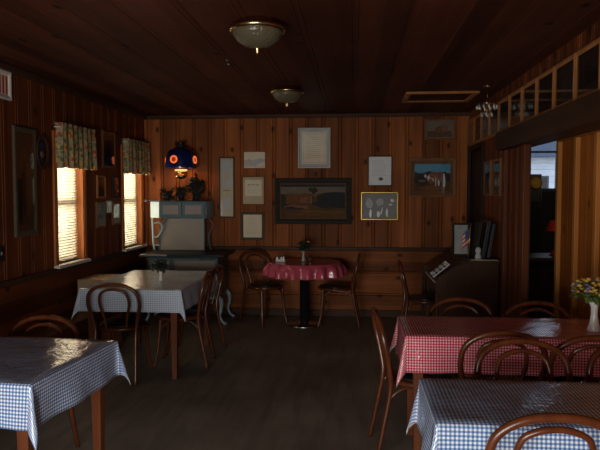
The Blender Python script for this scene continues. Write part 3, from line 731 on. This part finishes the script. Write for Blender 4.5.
# ------------------------------------------------------------------ stove
SX, SY = -2.01, 7.08
t = thing('cook_stove', 'antique blue-grey enamel cook stove with cream panels in the left back corner', 'stove', (SX, SY, 0))
MB().box(-.42, .42, .02, .60, .33, .80, .012).build('body', M['enamel'], t)
b = MB().box(-.50, .50, -.03, .62, .80, .835, .008); b.build('cooktop', M['iron'], t)
MB().box(-.50, -.17, -.05, -.03, .808, .832, .004).build('front_rail', M['chrome'], t)
def door(x0, x1, z0, z1, yy=.02, nm='door', fr='enamel', fw=.03, hand=True):
    o = MB().box(x0, x1, yy-.022, yy, z0, z1, .006).build(nm, M[fr], t)
    MB().box(x0+fw, x1-fw, yy-.028, yy-.022, z0+fw, z1-fw, .004).build('panel', M['cream'], o)
    if hand: MB().tube([(x1-fw*.9, yy-.02, z1-fw*.5), (x1-fw*.9-.02, yy-.045, z1-fw*.5), (x0+(x1-x0)*.62, yy-.045, z1-fw*.5)], .005, 6, smooth=0).build('handle', M['chrome'], o)
door(-.415, -.13, .60, .79); door(-.415, -.13, .36, .585); door(-.12, .415, .36, .79)
MB().box(-.40, .46, -.10, .02, .50, .525, .006).build('hearth_shelf', M['enamel_l'], t)
for sx, sy in ((-1, 0), (1, 0), (-1, 1), (1, 1)):
    y = .06+sy*.48
    MB().tube([(sx*.38, y, .345), (sx*.445, y-.02, .29), (sx*.45, y-.02, .20), (sx*.43, y-.01, .11), (sx*.46, y-.02, .04), (sx*.51, y-.035, .014)], [.03, .028, .02, .015, .014, .018], 10, smooth=5).build('leg', M['enamel_l'], t)
MB().box(-.40, .40, 0, .03, .31, .335, .004).build('skirt', M['enamel_l'], t)
# tall back: splash panel, brackets, warming closet
b = MB(); pts = [(-.43, .838), (.14, .838), (.14, 1.24), (-.33, 1.24)]+[(-.33-.08*math.sin(a), 1.24-.13+.13*math.cos(a)) for a in (R(25), R(50), R(75))]+[(-.425, 1.0)]
b.prism(pts, 'Y', .50, .53); b.build('splash_panel', M['cream'], t)
MB().tube([(-.435, .495, .84), (-.43, .49, 1.0), (-.41, .49, 1.12), (-.33, .49, 1.245)], .012, 8, smooth=5).build('edge_trim', M['enamel'], t)
MB().tube([(.145, .495, .84), (.145, .495, 1.24)], .010, 8).build('edge_trim', M['enamel'], t)
br = MB(); br.tube([(-.49, .47, .84), (-.50, .46, 1.0), (-.495, .44, 1.10), (-.485, .40, 1.24)], .014, 8, smooth=4)
br.tube([(-.49, .47, 1.0), (-.44, .47, 1.01), (-.385, .47, 1.12), (-.42, .45, 1.18), (-.49, .44, 1.17)], .010, 8, smooth=4); br.tube([(-.49, .47, .90), (-.42, .47, .90)], .01, 8)
br.build('bracket', M['enamel_l'], t)
MB().tube([(.20, .48, 1.24), (.26, .47, 1.16), (.22, .47, 1.07), (.20, .48, .98), (.23, .49, .84)], .008, 8, smooth=5).build('bracket', M['enamel'], t)
c = MB().box(-.32, .25, .16, .56, 1.245, 1.455, .008).build('warming_closet', M['enamel'], t)
door(-.305, -.045, 1.262, 1.44, .16, fw=.035, hand=False); door(-.035, .235, 1.262, 1.44, .16, fw=.035, hand=False)
MB().prism([(-.324, .158), (-.324, .5), (-.50, .50), (-.49, .34)], 'Z', 1.25, 1.445).build('side_panel', M['enamel_l'], t)
MB().box(-.50, -.30, .14, .56, 1.446, 1.462, .004).build('shelf_lip', M['chrome'], t)
# plants on the warming closet
def pot_plant(x, y, z, h, w, label, seed, n=60):
    random.seed(seed)
    t = thing('potted_plant', label, 'plant', (x, y, z), 0, 'dark plants on top of the stove')
    MB().lathe([(0, 0), (.032, 0), (.045, .05), (.048, .06), (.042, .06), (.036, .045), (0, .04)], 20, cap=False).build('pot', M['pot'], t)
    pts = []
    while len(pts) < n:
        p = (random.uniform(-w, w), random.uniform(-w, w), random.uniform(.06, h))
        if (p[0]/w)**2+(p[1]/w)**2+((p[2]-(h+.05)/2)/(h/2))**2 < 1: pts.append(p)
    b = MB().leafs(pts, .055); b.build('leaves', M['leafd'], t)
    b = MB()
    for p in pts[:12]: b.tube([(0, 0, .04), (p[0]*.4, p[1]*.4, p[2]*.6), p], .0025, 5, smooth=2)
    b.build('stem', M['leafd'], t)
pot_plant(-2.262, 7.34, 1.458, .12, .09, 'low spreading dark plant on the left end of the stove top', 3, 70)
pot_plant(-2.115, 7.43, 1.458, .165, .06, 'small round dark plant between the other two on the stove top', 5, 90)
pot_plant(-1.92, 7.40, 1.458, .29, .10, 'tall dark bushy plant on the right end of the stove top', 8, 230)
# lamp on the wall
t = thing('wall_lamp', 'lit cobalt blue glass lamp with glowing amber medallions above the stove', 'lamp', (-2.135, 7.50, 1.72))
MB().tube([(0, .245, .10), (0, .12, .05), (0, 0, .02)], .008, 8, smooth=3).build('bracket', M['brass'], t)
MB().lathe([(0, .0), (.03, .0), (.075, .028), (.08, .04), (.04, .055), (.032, .075), (.05, .09), (0, .10)], 24).build('font', M['brass'], t)
MB().lathe([(.062, .10), (.075, .103), (.074, .118), (.045, .122), (.0, .122)], 24).build('burner', M['flame'], t)
b = MB().lathe([(.19, .135), (.192, .15), (.182, .27), (.160, .34), (.10, .375), (.055, .395), (.05, .395), (.096, .369), (.154, .334), (.176, .267), (.186, .15), (.184, .135), (.19, .135)], 32, cap=False); b.build('shade', M['shade_b'], t)
MB().lathe([(.056, .385), (.06, .40), (.04, .42), (.045, .44), (.06, .452), (.045, .456), (0, .456)], 20).build('chimney', M['iron'], t)
for k in range(4):
    a = R(-90-11+90*k); q = Vector((math.cos(a), math.sin(a), 0))
    b = MB().lathe([(.034, 0), (.056, .0), (.056, .008), (.034, .010)], 20, cap=False); b.lathe([(0, .001), (.034, .001), (.034, .002), (0, .004)], 20, mi=1)
    o = b.build('medallion', [M['medal'], M['medal2']], t, (q.x*.185, q.y*.185, .235)); o.scale = (.86, .86, 1); o.rotation_euler = (0, R(86), a)

# ------------------------------------------------------------------ ceiling fixtures
for i, (x, y, s) in enumerate(((-.56, 3.56, 1), (-.63, 5.77, .97))):
    t = thing('ceiling_light', ['brass ceiling light with a pressed glass bowl, the nearer one', 'brass ceiling light with a pressed glass bowl, the farther one'][i], 'ceiling light', (x, y, ZC), 0, 'ceiling lights'); t.scale = (s, s, s)
    MB().lathe([(0, 0), (.11, 0), (.125, -.012), (.13, -.03), (.16, -.036), (.165, -.05), (.155, -.062), (.12, -.062), (0, -.055)], 40).build('pan', M['brass'], t)
    MB().lathe([(.148, -.06), (.145, -.075), (.115, -.115), (.07, -.142), (.02, -.152), (0, -.153)], 40).build('bowl', M['bowl'], t)
    MB().lathe([(.018, -.150), (.02, -.158), (.012, -.166), (.014, -.176), (.004, -.19), (0, -.192)], 16).build('finial', M['brass'], t)
t = thing('ceiling_hatch', 'flat wooden-framed hatch in the ceiling near the right wall', 'hatch', (.84, 6.44, ZC))
ring(MB(), .70, .60, .055, 0, -.022).build('frame', M['gal'], t).rotation_euler = (PI/2, 0, 0)
t.children[0].rotation_euler = (R(90), 0, 0)
MB().box(-.295, .295, -.245, .245, -.008, 0).build('lid', M['ceil'], t)
t = thing('ceiling_hook', 'tiny metal hook in the ceiling between the two lights', 'hook', (-.945, 4.57, ZC))
MB().tube([(0, 0, 0), (0, 0, -.02), (.012, 0, -.034), (.02, 0, -.022)], .003, 6, smooth=3).build('hook', M['chrome'], t); MB().lathe([(0, 0), (.012, 0), (.01, -.004), (0, -.005)], 12).build('rose', M['chrome'], t)
t = thing('crystal_pendant', 'small crystal pendant light hanging before the gallery pictures', 'pendant', (1.20, 5.85, ZC))
MB().lathe([(0, 0), (.04, 0), (.035, -.012), (0, -.016)], 18).build('canopy', M['brass'], t)
MB().tube([(0, 0, -.01), (0, 0, -.15)], .003, 6).build('chain', M['brass'], t)
b = MB(); b.tube([(.09*math.cos(k*PI/6), .09*math.sin(k*PI/6), -.17) for k in range(12)], .004, 6, closed=True, smooth=2); b.tube([(.05*math.cos(k*PI/6), .05*math.sin(k*PI/6), -.24) for k in range(12)], .003, 6, closed=True, smooth=2); b.tube([(-.09, 0, -.17), (0, 0, -.145), (.09, 0, -.17)], .003, 6, smooth=3); b.tube([(0, -.09, -.17), (0, 0, -.145), (0, .09, -.17)], .003, 6, smooth=3)
for k in range(4): b.tube([(.09*math.cos(k*PI/2), .09*math.sin(k*PI/2), -.17), (.05*math.cos(k*PI/2), .05*math.sin(k*PI/2), -.24)], .002, 5)
b.build('ring_frame', M['brass'], t)
def drop(a, r, z): return MB().lathe([(0, .0), (.004, -.004), (.011, -.022), (.009, -.034), (0, -.042)], 6).build('crystal_drop', M['crystal'], t, (r*math.cos(a), r*math.sin(a), z))
for k in range(12): drop(k*PI/6, .09, -.175)
for k in range(6): drop(k*PI/3+.2, .05, -.243)

# ------------------------------------------------------------------ reed organ in the right corner
OY0, OY1 = 5.93, 7.10
t = thing('reed_organ', 'dark wooden parlour organ standing against the right wall', 'organ', (1.05, 6.5, 0))
X0 = -1.05; o0 = 6.5
prof = [(.80, 0), (1.345, 0), (1.345, .90), (1.07, .90), (.93, .845), (.80, .745), (.765, .70), (.765, .62), (.80, .59)]
for y0, y1 in ((OY0, OY0+.035), (OY1-.035, OY1)): MB().prism([(p[0]+X0, p[1]) for p in prof], 'Y', y0-o0, y1-o0).build('side_panel', M['piano'], t)
MB().box(1.06+X0, 1.355+X0, OY0-.02-o0, OY1+.02-o0, .90, .92, .004).build('top_board', M['piano'], t)
MB().prism([(p[0]+X0, p[1]) for p in ((1.075, .90), (1.06, .90), (.925, .845), (.80, .75), (.80, .735), (.94, .83))], 'Y', OY0+.035-o0, OY1-.035-o0).build('fall_board', M['piano'], t)
MB().box(.77+X0, 1.06+X0, OY0+.035-o0, OY1-.035-o0, .62, .66, .004).build('key_bed', M['piano'], t)
MB().box(.785+X0, .93+X0, OY0+.1-o0, OY1-.1-o0, .66, .678, .002).build('keys', M['whitef'], t)
MB().box(1.0+X0, 1.03+X0, OY0+.035-o0, OY1-.035-o0, .06, .62).build('front_panel', M['piano'], t)
for y in (OY0+.03, OY1-.03): MB().tube([(.775+X0, y-o0, 0), (.78+X0, y-o0, .1), (.77+X0, y-o0, .3), (.785+X0, y-o0, .45), (.785+X0, y-o0, .615)], [.02, .022, .017, .024, .02], 12, smooth=3).build('leg', M['piano'], t)
MB().box(1.335+X0, 1.35+X0, OY0+.035-o0, OY1-.035-o0, .0, .90).build('back_panel', M['piano'], t)
# things on the organ
t = thing('song_book', 'open song book with pale striped pages leaning on the organ front', 'book', (.84, 6.16, .795), 0)
t.rotation_euler = (0, R(-40), 0)
for s in (-1, 1):
    o = MB().prism([(0, 0), (s*.05, .012), (s*.15, .010), (s*.15, .016), (s*.05, .020), (0, .008)], 'X', -.10, .10).build('page_block', M['paper2'], t)
    for q in (-.06, -.01, .04): MB().box(q, q+.018, min(s*.03, s*.14), max(s*.03, s*.14), .0165, .0205).build('printed_staff', M['ink2'], o)
MB().box(-.105, .105, -.155, .155, -.006, .0, .001).build('cover', M['dkframe'], t)
b = MB().box(1.085, 1.335, 5.906, 5.964, .9205, .924)
for k in range(12): b.box(1.09+.0205*k, 1.104+.0205*k, 5.902, 5.906, .9205, .924)
tag(b.build('lace_runner', M['paper']), 'narrow pale lace runner along the near edge of the organ top', 'runner')
def album(y, x, w, h, th, lean, label, m):
    o = thing('record_album', label, 'album', (x, y, .921), 0, 'dark albums standing on the organ'); o.rotation_euler = (0, R(lean), 0)
    MB().box(0, th, -w, w, .002, h, .003).build('cover', M[m], o); MB().box(.003, th-.003, -w+.004, w-.002, .006, h-.004).build('pages', M['tan'], o)
album(6.18, 1.14, .13, .35, .03, 8, 'dark album nearest the organ front edge, behind the little flag', 'dkframe')
album(6.16, 1.20, .14, .37, .035, 9, 'middle dark album of the three on the organ', 'black')
album(6.20, 1.265, .13, .34, .03, 9, 'dark album closest to the wall on the organ', 'pot')
t = thing('framed_photo', 'dark framed photo propped on the organ behind the little flag', 'picture', (1.055, 6.27, .921), R(-4)); t.rotation_euler = (R(-8), 0, R(-4))
q = ring(MB(), .17, .33, .02, .012, -.012).build('frame', M['dkframe'], t, (.0, 0, .167)); MB().box(-.066, .066, .0, .008, -.146, .146).build('print', M['dimart2'], t, (0, 0, .167)); MB().box(-.07, .07, .008, .014, -.15, .15).build('backing', M['black'], t, (0, 0, .167))
t = thing('small_flag', 'little striped flag on a stick standing on the organ', 'flag', (1.09, 6.06, .921))
MB().lathe([(0, 0), (.028, 0), (.026, .012), (.008, .018), (0, .02)], 18).build('base', M['black'], t)
MB().tube([(0, 0, .01), (.018, 0, .34)], .004, 8).build('pole', M['gold'], t)
b = MB(); n = 7
for j in range(n):
    for k in range(6):
        def P(a, c): return (.012-.085*a+.016*math.sin(a*7), -.006+.012*math.sin(a*8+c), .32-.14*c-.13*a)
        a0, a1, c0, c1 = k/6, (k+1)/6, j/n, (j+1)/n
        b.face([P(a0, c0), P(a1, c0), P(a1, c1), P(a0, c1)], 2 if (j < 4 and k < 3) else j % 2)
o = b.build('cloth', [M['flag_r'], M['p_white'], M['flag_b']], t); m = o.modifiers.new('thick', 'SOLIDIFY'); m.thickness = .001
tag(MB().lathe([(0, 0), (.028, 0), (.032, .02), (.02, .055), (.03, .085), (.02, .11), (0, .12)], 18).build('figurine', M['greym'], None, (1.17, 6.0, .921)), 'small grey figurine on the organ in front of the albums', 'figurine')

# ------------------------------------------------------------------ bench and box under the windows
t = thing('wall_bench', 'low brown wooden bench along the left wall under the windows', 'bench', (-2.5, 5.0, 0))
MB().box(-.15, .15, -1.3, 1.3, .415, .45, .006).build('seat', M['table'], t)
MB().box(.10, .12, -1.25, 1.25, .33, .415).build('apron', M['table'], t)
for y in (-1.2, 0, 1.2): MB().box(-.13, .10, y-.02, y+.02, 0, .415, .003).build('leg', M['table'], t)
t = thing('cardboard_box', 'light brown closed box on the bench beside the middle blue table', 'box', (-2.49, 5.88, .451))
MB().box(-.14, .14, -.22, .22, 0, .27, .004).build('body', M['cardboard'], t)
for y0, y1 in ((-.22, -.002), (.002, .22)): MB().box(-.142, .142, y0, y1, .271, .275).build('flap', M['cardboard'], t)

# ------------------------------------------------------------------ the bar room through the opening
t = thing('bar_counter', 'dark bar counter seen through the doorway', 'counter', (2.75, 7.7, 0))
MB().box(-.75, .9, -.25, .25, 0, .76).build('body', M['dooruse'], t); MB().box(-.8, .95, -.32, .30, .76, .80, .008).build('counter_top', M['trim_x'], t)
t = thing('table_lamp', 'unlit table lamp with a red shade on the bar counter through the doorway', 'lamp', (2.37, 7.62, .80))
MB().lathe([(0, 0), (.06, 0), (.055, .015), (.015, .03), (.012, .3), (0, .3)], 18).build('base', M['brass'], t); MB().lathe([(.10, .30), (.055, .42), (.05, .42), (.095, .30), (.10, .30)], 24, cap=False).build('lamp_shade', M['red'], t)
t = thing('candle_glass', 'round red candle glass on the bar counter through the doorway', 'candle', (2.33, 7.46, .80))
MB().lathe([(0, 0), (.025, 0), (.045, .03), (.04, .06), (.03, .075), (.025, .07), (.035, .03), (0, .01)], 20, cap=False).build('glass', M['red'], t); MB().lathe([(0, .012), (.02, .012), (.02, .045), (0, .046)], 14).build('candle', M['vase'], t)
t = thing('bar_stool', 'bar stool with steel rungs in front of the bar counter through the doorway', 'stool', (2.32, 6.95, 0))
MB().lathe([(0, .66), (.15, .66), (.165, .675), (.165, .70), (.14, .72), (0, .725)], 28).build('seat', M['vinyl'], t)
for k in range(4):
    a = PI/4+k*PI/2; MB().tube([(.11*math.cos(a), .11*math.sin(a), .67), (.19*math.cos(a), .19*math.sin(a), 0)], .011, 8).build('leg', M['blackm'], t)
for z, r in ((.58, .122), (.46, .137), (.32, .154)): MB().tube([(r*math.cos(k*PI/8), r*math.sin(k*PI/8), z) for k in range(16)], .007, 6, closed=True, smooth=1).build('rung', M['chrome'], t)
t = thing('back_bar_cabinet', 'tall black cabinet with a brass crest seen through the doorway', 'cabinet', (2.22, 8.7, 0))
MB().box(-.25, .25, -.2, .2, 0, 1.80, .01).build('body', M['black'], t)
MB().lathe([(0, 0), (.07, 0), (.085, .012), (.06, .03), (.0, .05)], 24).build('crest', M['giltp'], t, (.17, -.2, 1.68)).rotation_euler = (PI/2, 0, 0)
o = MB().box(-.22, .22, -.222, -.2, .1, 1.45, .004).build('door', M['blackm'], t); MB().lathe([(0, 0), (.02, 0), (.014, .03), (0, .034)], 14).build('knob', M['chrome'], o, (-.12, -.222, 1.0)).rotation_euler = (PI/2, 0, 0)

# ------------------------------------------------------------------ light
def area(name, loc, rot, sx, sy, power, color):
    l = bpy.data.lights.new(name, 'AREA'); l.shape = 'RECTANGLE'; l.size = sx; l.size_y = sy; l.energy = power; l.color = color
    o = bpy.data.objects.new(name, l); COL.objects.link(o); o.location = loc; o.rotation_euler = rot; return o
for i, (a, c) in enumerate(WIN):
    area('daylight_side_outside', (XL-.75, (a+c)/2, 1.75), (0, R(-80), 0), 1.5, 1.3, (86, 82)[i], (1.0, .95, .86))
    area('daylight_side', (XL-.02, (a+c)/2, 1.38), (0, R(-90), 0), .86, c-a-.06, (1.0, .9)[i], (1.0, .84, .62))
for a, c in FW:
    area('daylight_front', ((a+c)/2, YF+.02, .82), (R(90), 0, 0), c-a-.06, 1.1, 100, (1.0, .985, .95))
area('daylight_bar', ((BX0+BX1)/2, YE-.03, 1.9), (R(-90), 0, 0), 1.0, .9, 2.2, (.75, .85, 1.0))
l = bpy.data.lights.new('bar_fill_light', 'POINT'); l.energy = 11; l.color = (1, .8, .6); l.shadow_soft_size = .08  # unseen point light, added to brighten things in the bar room
o = bpy.data.objects.new('bar_fill_light', l); COL.objects.link(o); o.location = (2.9, 6.2, 2.3)
l = bpy.data.lights.new('lamp_bulb', 'POINT'); l.energy = 2.4; l.color = (1, .42, .16); l.shadow_soft_size = .03
o = bpy.data.objects.new('lamp_bulb', l); COL.objects.link(o); o.location = (-2.135, 7.50, 1.90)

W = bpy.data.worlds.new('World'); scene.world = W; W.use_nodes = True
nt = W.node_tree; bg = nt.nodes['Background']
sky = nt.nodes.new('ShaderNodeTexSky'); sky.sky_type = 'NISHITA'; sky.sun_disc = False; sky.sun_elevation = R(38); sky.sun_rotation = R(120)
nt.links.new(sky.outputs[0], bg.inputs[0]); bg.inputs[1].default_value = .32

cam = bpy.data.cameras.new('camera'); co = bpy.data.objects.new('camera', cam); COL.objects.link(co)
cam.sensor_width = 36; cam.lens = 620/600*36
pitch = math.atan(32/620); yaw = math.atan2(55*math.cos(pitch), 620)
co.location = (0, 0, 1.55); co.rotation_euler = (PI/2-pitch, 0, yaw)
cam.clip_start = .05; scene.camera = co
vs = scene.view_settings
vs.view_transform = 'Standard'; vs.look = 'None'; vs.exposure = 0; vs.gamma = 1; vs.use_curve_mapping = False
scene.cycles.use_denoising = True
scene.cycles.max_bounces = 10; scene.cycles.diffuse_bounces = 5; scene.cycles.transparent_max_bounces = 16
scene.cycles.sample_clamp_indirect = 4
